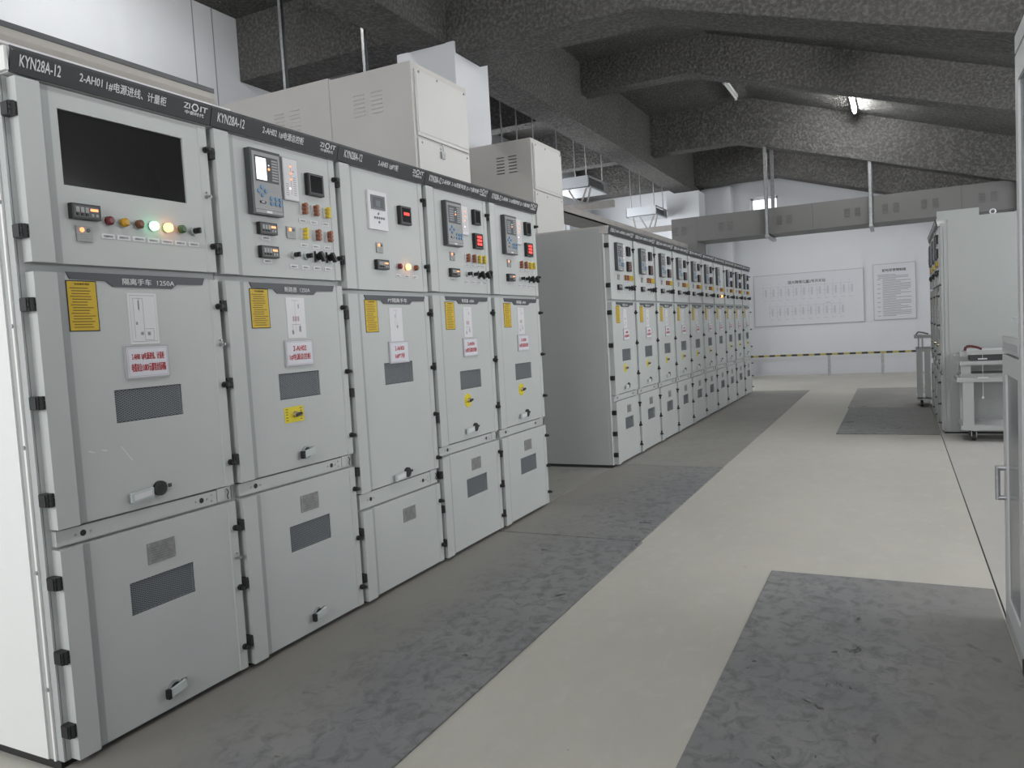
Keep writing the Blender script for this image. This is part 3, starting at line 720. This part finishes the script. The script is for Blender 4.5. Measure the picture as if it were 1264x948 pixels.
# right-hand row, facing the aisle the other way
XRR = 2.90
for i, lab in enumerate(('nearest cabinet of the right-hand row, its large blank side panel facing the camera', 'middle cabinet of the right-hand row, seen edge-on', 'farthest cabinet of the right-hand row, beside the far breaker truck')):
    o = copy_tree(c4); dim_tree(o); o.location = (XRR, 8.42+W*(i+1), 0); o.rotation_euler = (0, 0, math.pi); o['label'] = lab; o['group'] = 'right-hand row of switchgear cabinets'
    if i == 0:
        p = MB(); y = W
        p.box(-1.5, -.10, y+.001, y+.014, .02, 2.36, 'side_paint'); p.box(-.10, -.06, y+.001, y+.008, .02, 2.33, 'cabinet_frame'); p.box(-.054, -.03, y+.001, y+.012, .02, 2.33, 'side_paint')
        p.box(-.40, .0, y+.001, y+.014, 2.36, 2.46, 'side_paint'); p.box(-1.5, -.40, y+.001, y+.014, 2.36, 2.378, 'side_paint'); p.box(-1.5, -.04, y+.001, y+.010, 0, .02, 'rubber_dark')
        q = p.build('end_panel', o); q['label'] = 'large blank grey side panel'
        r = MB(); n = 14; pts = [(-.53+.026*math.cos(a), W-.03, 2.405+.026*math.sin(a)) for a in [2*math.pi*j/n for j in range(n+1)]]
        r.tube(pts, .007, 'plate_white', 8); r.cyl((-.53, W-.03, 2.375), (-.53, W-.03, 2.386), .014, 'plate_white', n=10); r.build('lifting_ring', o)

# ------------------------------------------------------------------ bus ducts on the cabinets
def louvres(m, x0, x1, y, zs, mat='header_edge', d=.006):
    for z in zs: m.prism([(y, z), (y-d, z+.002), (y-d, z+.005), (y, z+.009)], 'x', x0, x1, mat)
d1 = empty('bus_duct', (-.57, 3.36, 2.38)); tag(d1, 'beige enclosed bus duct above the front row, its panelled end facing the aisle', 'duct')
def duct_x(root, x_left, seams, wy, h, end=True):
    xs = [0]+seams+[x_left]
    for i, (a, c) in enumerate(zip(xs, xs[1:])):
        MB().box(c+.002, a-.002, 0, wy, 0, h+(.018 if i == 1 else 0), 'duct_paint').build('duct_section', root)
    MB().box(0, .012, .03, wy-.02, h*.475, h-.05, 'duct_cover').box(.012, .016, .04, wy-.03, h*.50, h-.07, 'duct_cover').build('end_cover', root)
    MB().box(0, .010, .03, wy-.02, .01, h*.455, 'duct_cover').build('end_cover', root)
    q = MB()
    for yy in (.08, wy*.42, wy-.06): q.cyl((.012, yy, h-.062), (.020, yy, h-.062), .010, 'zinc', n=10); q.cyl((.010, yy, h*.43), (.016, yy, h*.43), .008, 'zinc', n=8)
    q.build('cover_screws', root)
duct_x(d1, -4.05, [-.74, -2.3], .79, .985)
for a in (-.36, -.52, -1.30, -1.14): m = MB(); louvres(m, a, a+.10, 0, [.67+i*.03 for i in range(6)], 'duct_paint'); m.build('louvre_vent', d1)
m = MB(); m.tube([(.014, .34, .45), (.026, .34, .455), (.03, .335, .40)], .004, 'zinc', 6); m.box(.010, .026, .32, .37, .35, .40, 'zinc'); m.build('padlock', d1)

d2 = empty('bus_duct', (-.80, R2+.07, 2.38)); tag(d2, 'grey louvred bus duct rising from the rear left row, partly behind the white column', 'duct')
duct_x(d2, -3.84, [-.9], .78, .98)
for a in (-.40, -.26): m = MB(); louvres(m, a, a+.09, 0, [.66+i*.032 for i in range(6)]); m.build('louvre_vent', d2)

d3 = empty('bus_bridge', (0, 13.55, 0)); tag(d3, 'long grey louvred bus bridge spanning the aisle between the two rows', 'duct')
DZ0, DZ1 = 2.946, 3.41
xs = [-1.39, -.905, 1.171, 3.48, 6.15]
for a, c in zip(xs, xs[1:]): MB().box(a+.0015, c-.0015, 0, .78, DZ0, DZ1, 'bridge_paint').build('duct_section', d3)
MB().box(-1.39, -.905, .0, .78, 2.382, DZ0, 'bridge_paint').build('drop_leg', d3)
for xc in (-1.236, -.357, .692, 1.82, 2.423, 3.013, 3.853):
    for dx in (-.13, .04): m = MB(); louvres(m, xc+dx, xc+dx+.09, 0, [3.10+.034*i for i in range(5)], 'bridge_paint', .012); m.build('louvre_vent', d3)
for x, lab in ((.39, 'pair of galvanised strut hangers holding the bus bridge nearest the left row'), (2.114, 'galvanised strut hanger holding the middle of the bus bridge'), (4.27, 'galvanised strut hanger at the right end of the bus bridge')):
    h = empty('strut_hanger', (x, 13.50, DZ0-.022)); tag(h, lab, 'hanger', 'hangers of the bus bridge')
    for yy, zt in ((0, 4.66-.3*(x+.1)), (.87, slab_z(x))):
        q = MB(); t = .03; L0 = zt-(DZ0-.022)+.02
        q.box(-t, -t+.006, yy-t, yy+t, 0, L0, 'zinc').box(t-.006, t, yy-t, yy+t, 0, L0, 'zinc').box(-t, t, yy-t, yy-t+.006, 0, L0, 'zinc')
        q.build('strut', h)
    MB().box(-.03, .03, -.09, .95, -.045, -.002, 'zinc').build('cross_bar', h)

# trunking on top of the nearest cabinet
t = MB().prism([(-.42, 2.38), (-.42, 2.50), (-.50, 2.52), (-.50, 2.585), (-.56, 2.60), (-.60, 2.66), (-.60, 2.70), (-.95, 2.70), (-.95, 2.38)], 'y', .15, 1.55, 'trunk_paint')
t.box(-.605, -.595, .15, 1.55, 2.69, 2.712, 'header_edge').box(-.503, -.495, .15, 1.55, 2.583, 2.592, 'plate_white')
tag(t.build('cable_trunking'), 'stepped beige cable trunking on top of the nearest left cabinet', 'trunking')

# cable tray behind the first duct with its hangers
tr = MB().box(-4.6, -2.4, 5.0, 5.03, 3.05, 3.20, 'tray_brown').box(-4.6, -2.4, 5.37, 5.40, 3.05, 3.20, 'tray_brown').box(-4.6, -2.4, 5.0, 5.40, 3.04, 3.06, 'tray_brown').build('cable_tray')
tag(tr, 'brown cable tray hanging behind the beige bus duct', 'cable tray')
for x, lab in ((-3.357, 'bright galvanised strut hanging left of the beige bus duct'), (-2.295, 'galvanised strut hanging beside the white column')):
    q = MB(); t_ = .021
    q.box(x-t_, x+t_, 5.18, 5.186, 3.062, 5.42, 'zinc').box(x-t_, x-t_+.005, 5.18, 5.222, 3.062, 5.42, 'zinc').box(x+t_-.005, x+t_, 5.18, 5.222, 3.062, 5.42, 'header_edge')
    tag(q.build('strut_hanger'), lab, 'hanger', 'hangers of the rear cable tray')

# hanging tray boxes over the rear row, their rods and brackets
def tray_box(y0, y1, x0, lab):
    r = empty('hanging_box', (-2.35, y0, 3.90)); tag(r, lab, 'metal box', 'boxes hung above the rear row')
    x0 = x0+2.35; d = y1-y0; t = .012; hh = .205
    MB().box(x0, 0, 0, t, 0, hh, 'tray_white').box(x0, 0, d-t, d, 0, hh, 'tray_white').box(x0, 0, 0, d, 0, t, 'tray_white').box(x0, x0+t, 0, d, 0, hh, 'tray_white').box(x0, -.06, .02, d-.02, .02, hh-.02, 'relay_dark').build('shell', r)
    MB().box(-.004, .006, 0, d, 0, .03, 'zinc').box(-.004, .006, 0, d, hh-.03, hh, 'zinc').box(-.004, .006, 0, .026, 0, hh, 'zinc').box(-.004, .006, d-.026, d, 0, hh, 'zinc').build('end_frame', r)
    for xx, yy in ((-.06, .08), (-.06, d-.08), (x0+.1, .08), (x0+.1, d-.08)):
        MB().cyl((xx, yy, .16), (xx, yy, 1.51), .011, 'zinc', n=8).build('hanging_rod', r)
    MB().box(x0+.05, .42, .07, .16, -.39, -.27, 'tray_brown').build('bracket_bar', r)
    for xa, xb in ((x0+.12, x0+.18), (-.42, -.26), (-.08, -.20), (.0, -.08)): MB().obox(((xa+xb)/2, .115, -.135), (.014, 0, 0), (0, .014, 0), ((xb-xa)/2, 0, -.14), 'tray_brown').build('bracket_strut', r)
tray_box(11.65, 12.65, -3.05, 'nearer pale metal box hung on rods above the rear left row')
tray_box(15.94, 16.85, -3.05, 'farther pale metal box hung on rods above the rear left row')
ct = MB().box(-1.45, -1.05, 6.66, 13.4, 2.80, 2.815, 'tray_brown').box(-1.065, -1.05, 6.66, 13.4, 2.80, 2.89, 'tray_brown').box(-1.45, -1.435, 6.66, 13.4, 2.80, 2.89, 'tray_brown')
for yy in (7.2, 9.5, 11.5, 13.2): ct.box(-1.28, -1.22, yy, yy+.06, 2.38, 2.80, 'tray_brown')
tag(ct.build('cable_tray'), 'long brown cable tray running above the rear left row', 'cable tray')
# rods holding a crosswise tray behind the louvred duct
rt = empty('cable_tray', (-2.7, 9.3, 3.95)); tag(rt, 'short crosswise cable tray hung on rods behind the louvred grey bus duct', 'cable tray')
MB().box(-.6, .5, -.2, .2, 0, .015, 'tray_brown').box(-.6, .5, -.2, -.185, 0, .1, 'tray_brown').box(-.6, .5, .185, .2, 0, .1, 'tray_brown').build('tray', rt)
for x in (-.05, .20, .46): MB().cyl((x, -.17, .01), (x, -.17, 1.46), .011, 'zinc', n=8).build('hanging_rod', rt)

# ------------------------------------------------------------------ tube lamps on the roof
def tube_lamp(x, y0, y1, lit, lab):
    z = slab_z(x); r = empty('ceiling_lamp', (x, y0, z)); tag(r, lab, 'lamp', 'batten lamps on the roof')
    L0 = y1-y0
    MB().box(-.035, .035, 0, L0, -.05, .01, 'tube_off').build('batten', r)
    MB().cyl((0, .03, -.075), (0, L0-.03, -.075), .016, 'tube_lit' if lit else 'tube_off', n=12).build('tube', r)
    for yy in (0, L0-.03): MB().box(-.02, .02, yy, yy+.03, -.095, -.05, 'tube_off').build('tube_holder', r)
    for yy in (.1, L0-.1): MB().box(-.01, .01, yy-.01, yy+.01, -.01, .03, 'zinc').build('clip', r)
tube_lamp(1.92, 11.95, 13.05, True, 'lit fluorescent tube lamp on the dark roof')
tube_lamp(.0, 11.95, 13.05, False, 'unlit pale tube lamp near the roof ridge')
tube_lamp(1.98, 3.4, 4.6, True, 'added lit tube lamp over the near aisle, out of view')  # unseen lamp added to light the floor and cabinet fronts
tube_lamp(1.98, -.6, .6, True, 'added lit tube lamp over the camera, out of view')  # added overhead to lift the near floor, mats and upper doors
tube_lamp(1.98, 7.4, 8.6, True, 'added lit tube lamp hidden behind the deep near beam')  # added for more aisle light, the beam hides it
tube_lamp(1.98, 14.8, 16.0, True, 'added lit tube lamp by the far wall, hidden behind a beam')  # extra light added at the far end, out of sight
tube_lamp(-2.9, 2.9, 4.1, True, 'added lit tube lamp over the left bay, out of view')  # unseen, added to brighten the left wall

# ------------------------------------------------------------------ far wall: posters and striped rail
def poster(x0, x1, z0, z1, name, lab):
    root = empty(name, ((x0+x1)/2, 17.996, z0)); tag(root, lab, 'poster'); w_, h_ = x1-x0, z1-z0
    MB().box(-w_/2, w_/2, -.02, 0, 0, h_, 'poster_edge').box(-w_/2+.012, w_/2-.012, -.022, -.02, .012, h_-.012, 'poster_paper').build('board', root)
    return root, w_, h_
def flat(m, x0, x1, z0, z1, mat, y=-.0235): m.quad([(x0, y, z0), (x1, y, z0), (x1, y, z1), (x0, y, z1)], mat)
def ftext(m, body, x0, x1, zc, h, mat, y=-.0235):
    vs, fs_ = glyphs(body); ax = [p[0] for p in vs]; az = [p[1] for p in vs]; kx = (x1-x0)/(max(ax)-min(ax)); kz = h/(max(az)-min(az))
    m.add([(x0+(p[0]-min(ax))*kx, y-p[2], zc-h/2+(p[1]-min(az))*kz) for p in vs], fs_, mat)
po, w_, h_ = poster(-.60, 1.82, 1.207, 2.43, 'wiring_diagram_board', 'wide pale wiring diagram board on the far wall')
m = MB(); ftext(m, '国大精煤公寓2号开关站', -.42, .40, h_-.21, .075, 'ink_black')
nmat('ink_faint', (.50, .51, .555), .6)
for row, (n, x0, z0) in enumerate(((12, -1.0, .66), (10, -.86, .20))):
    for i in range(n):
        a = x0+i*.172
        flat(m, a, a+.012, z0, z0+.28, 'ink_faint'); flat(m, a+.05, a+.09, z0+.04, z0+.22, 'ink_faint'); flat(m, a-.03, a+.10, z0+.12, z0+.13, 'ink_faint'); flat(m, a, a+.09, z0-.06, z0-.045, 'ink_faint'); flat(m, a, a+.03, z0+.32, z0+.335, 'ink_faint')
    flat(m, x0-.03, x0+n*.172-.1, z0+.26, z0+.268, 'ink_faint')
flat(m, -.05, .05, .98-.01, .985, 'ink_grey'); flat(m, .40, .5, .49, .50, 'ink_grey')
m.build('drawing', po)
po, w_, h_ = poster(2.01, 2.87, 1.22, 2.48, 'rules_board', 'narrow printed rules board on the far wall beside the right-hand cabinets')
m = MB(); ftext(m, '配电室管理制度', -.24, .24, h_-.15, .065, 'ink_black'); rnd = random.Random(5)
for i in range(28):
    z = h_-.25-i*.034; flat(m, -.24 if i > 2 else -.33, .33-rnd.choice((0, 0, .05, .2, .3)), z-.006, z+.006, 'ink_grey')
    if i % 3 == 0: flat(m, -.35, -.28, z-.006, z+.006, 'ink_grey')
m.build('printed_text', po)
g = empty('striped_barrier_rail', (1.1, 17.72, 0)); tag(g, 'low yellow and black striped barrier rail along the far wall', 'barrier')
n = 30; L0 = 3.75/n
for mt in (0, 1):
    m = MB()
    for i in range(mt, n, 2): m.box(-1.85+i*L0, -1.85+(i+1)*L0, -.012, .012, .485, .53, ('stripe_black', 'stripe_yellow')[mt])
    m.build(('black_bands', 'yellow_bands')[mt], g)
for x in (-1.82, -.04, 1.07): MB().box(x-.03, x+.03, -.015, .015, 0, .485, 'zinc').box(x-.05, x+.05, -.04, .04, 0, .008, 'zinc').build('post', g)
MB().box(-1.84, 1.9, .02, .10, .0, .05, 'duct_paint').build('bottom_bar', g)

# ------------------------------------------------------------------ breaker trucks
def caster(name, parent, x, y):
    c = MB(); c.cyl((x-.016, y, .045), (x+.016, y, .045), .045, 'rubber_dark', n=16); c.cyl((x-.018, y, .045), (x+.018, y, .045), .022, 'knob_brown', n=12)
    c.box(x-.026, x-.019, y-.02, y+.03, .04, .11, 'zinc').box(x+.019, x+.026, y-.02, y+.03, .04, .11, 'zinc').box(x-.03, x+.03, y-.03, y+.04, .105, .115, 'zinc'); return c.build(name, parent)
tk = empty('breaker_truck', (3.06, 7.82, 0)); tag(tk, 'grey wheeled breaker truck standing against the right-hand row side panel', 'trolley')
TW, TD = .82, .50
P = 'trolley_paint'
MB().box(0, TW, 0, TD, .115, .165, P).box(.01, TW-.01, .01, TD-.01, .165, .17, 'cabinet_frame').build('base', tk)
for x in (0, TW-.06):
    for y in (0, TD-.06):
        MB().box(x+.02, x+.12 if x == 0 else x+.06, y, y+.05, .165, .62, P).build('upright', tk)
MB().box(-.03, TW, -.01, TD, .62, .665, P).build('shelf', tk)
MB().box(.0, TW, .06, TD-.05, .665, .70, 'side_paint').box(.01, .10, .05, TD-.04, .70, .79, P).box(TW-.1, TW, .05, TD-.04, .70, .79, P).build('carriage', tk)
MB().box(0, TW, .02, TD-.02, .79, .81, P).box(.0, TW, .0, .03, .80, .835, P).build('slide_rail', tk)
MB().box(.06, TW, .0, TD-.05, .90, .945, P).box(.10, TW-.04, .03, TD-.1, .835, .90, 'relay_dark').box(.0, .07, .02, .2, .885, .93, P).box(-.05, .02, .05, .15, .89, .905, P).build('top_tray', tk)
MB().tube([(.05, .06, .945), (.06, .06, .985), (.10, .06, .99), (.16, .06, .975), (.20, .06, .955)], .013, 'handle_red', 10).build('red_grip', tk)
m = MB()
for z0, z1, w2 in ((.90, .865, .04), (.80, .672, .045)): m.cyl((.20, -.02, z0), (.20, -.02, z1), .002, 'plate_white', n=6); m.box(.20-w2, .20+w2, -.026, -.014, z1-.014, z1, 'plate_white')
m.cyl((.20, -.02, .62), (.20, -.02, .47), .002, 'plate_white', n=6); m.cyl((.20, -.024, .46), (.20, -.016, .46), .012, 'plate_white', n=12); m.build('hanging_tags', tk)
for x in (.12, TW-.12):
    for y in (.07, TD-.08): caster('caster', tk, x, y)

fk = empty('breaker_truck', (2.72, 11.02, .008)); tag(fk, 'tall narrow grey breaker truck at the far end of the right-hand row', 'trolley')
for x in (.0, .10, .50): MB().box(x, x+.075, 0, .06, .12, .83, P).build('upright', fk)
MB().box(.0, .60, .0, .6, .10, .14, P).build('base', fk)
MB().box(.0, .60, .02, .6, .80, .84, P).build('shelf', fk)
for x in (.02, .07, .5): MB().cyl((x+.01, .03, .83), (x+.01, .03, .99), .009, 'zinc', n=8).build('post', fk)
MB().box(-.02, .60, 0, .5, .985, 1.03, 'side_paint').build('top_tray', fk)
MB().tube([(.0, .1, 1.03), (.03, .1, 1.075), (.10, .1, 1.06), (.16, .1, 1.04)], .010, 'lcd_grey', 8).build('grip', fk)
for x, y in ((.06, .06), (.50, .06), (.06, .5), (.5, .5)): caster('caster', fk, x, y)

# ------------------------------------------------------------------ right foreground cabinets
cs = empty('control_console', (2.895, 1.965, 0)); tag(cs, 'low pale console with a glazed door at the right edge of the picture', 'cabinet')
CW = .57; P = 'console_paint'
MB().box(0.02, .8, 0, CW, .03, 1.25, P).box(.06, .8, .0, CW-.0, 1.25, 1.33, 'side_paint').box(.03, .8, 0, CW-.08, 1.325, 1.335, 'plate_white').build('body', cs)
MB().box(.0, .02, .0, CW, 1.19, 1.256, P).box(-.004, 0, .05, CW-.06, 1.205, 1.235, 'placard_edge').build('top_panel', cs)
f = MB(); f.box(0, .02, 0, .10, .05, 1.18, P).box(0, .02, CW-.10, CW, .05, 1.18, P).box(0, .02, .10, CW-.10, .05, .13, P).box(0, .02, .10, CW-.10, 1.10, 1.18, P); f.build('door_frame', cs)
MB().box(.008, .014, .10, CW-.10, .13, 1.10, 'lcd_grey').build('door_glass', cs)
h = MB(); h.cyl((0, CW-.06, .69), (-.03, CW-.06, .69), .012, 'zinc', n=10); h.cyl((-.03, CW-.06, .70), (-.03, CW-.06, .55), .010, 'zinc', n=10); h.cyl((0, CW-.06, .56), (-.03, CW-.06, .56), .010, 'zinc', n=10); h.build('door_handle', cs)
MB().box(.0, .8, -.0, CW+.0, 0, .05, 'cabinet_frame').build('plinth', cs)
tc_ = empty('tall_cabinet', (2.885, 1.15, 0)); tag(tc_, 'tall pale cabinet cut off by the right edge of the picture', 'cabinet')
MB().box(.02, .8, 0, .80, .06, 2.34, P).build('body', tc_)
MB().box(0, .02, .01, .79, 2.275, 2.335, P).build('top_panel', tc_)
f = MB(); f.box(0, .02, .01, .07, .08, 2.265, P).box(0, .02, .73, .79, .08, 2.265, P).box(0, .02, .07, .73, .08, .18, P).box(0, .02, .07, .73, 2.17, 2.265, P); f.build('door_frame', tc_)
MB().box(.008, .016, .07, .73, .18, 2.17, 'lcd_grey').build('door_glass', tc_)
MB().box(.0, .8, 0, .80, 0, .06, 'rubber_dark').build('plinth', tc_)
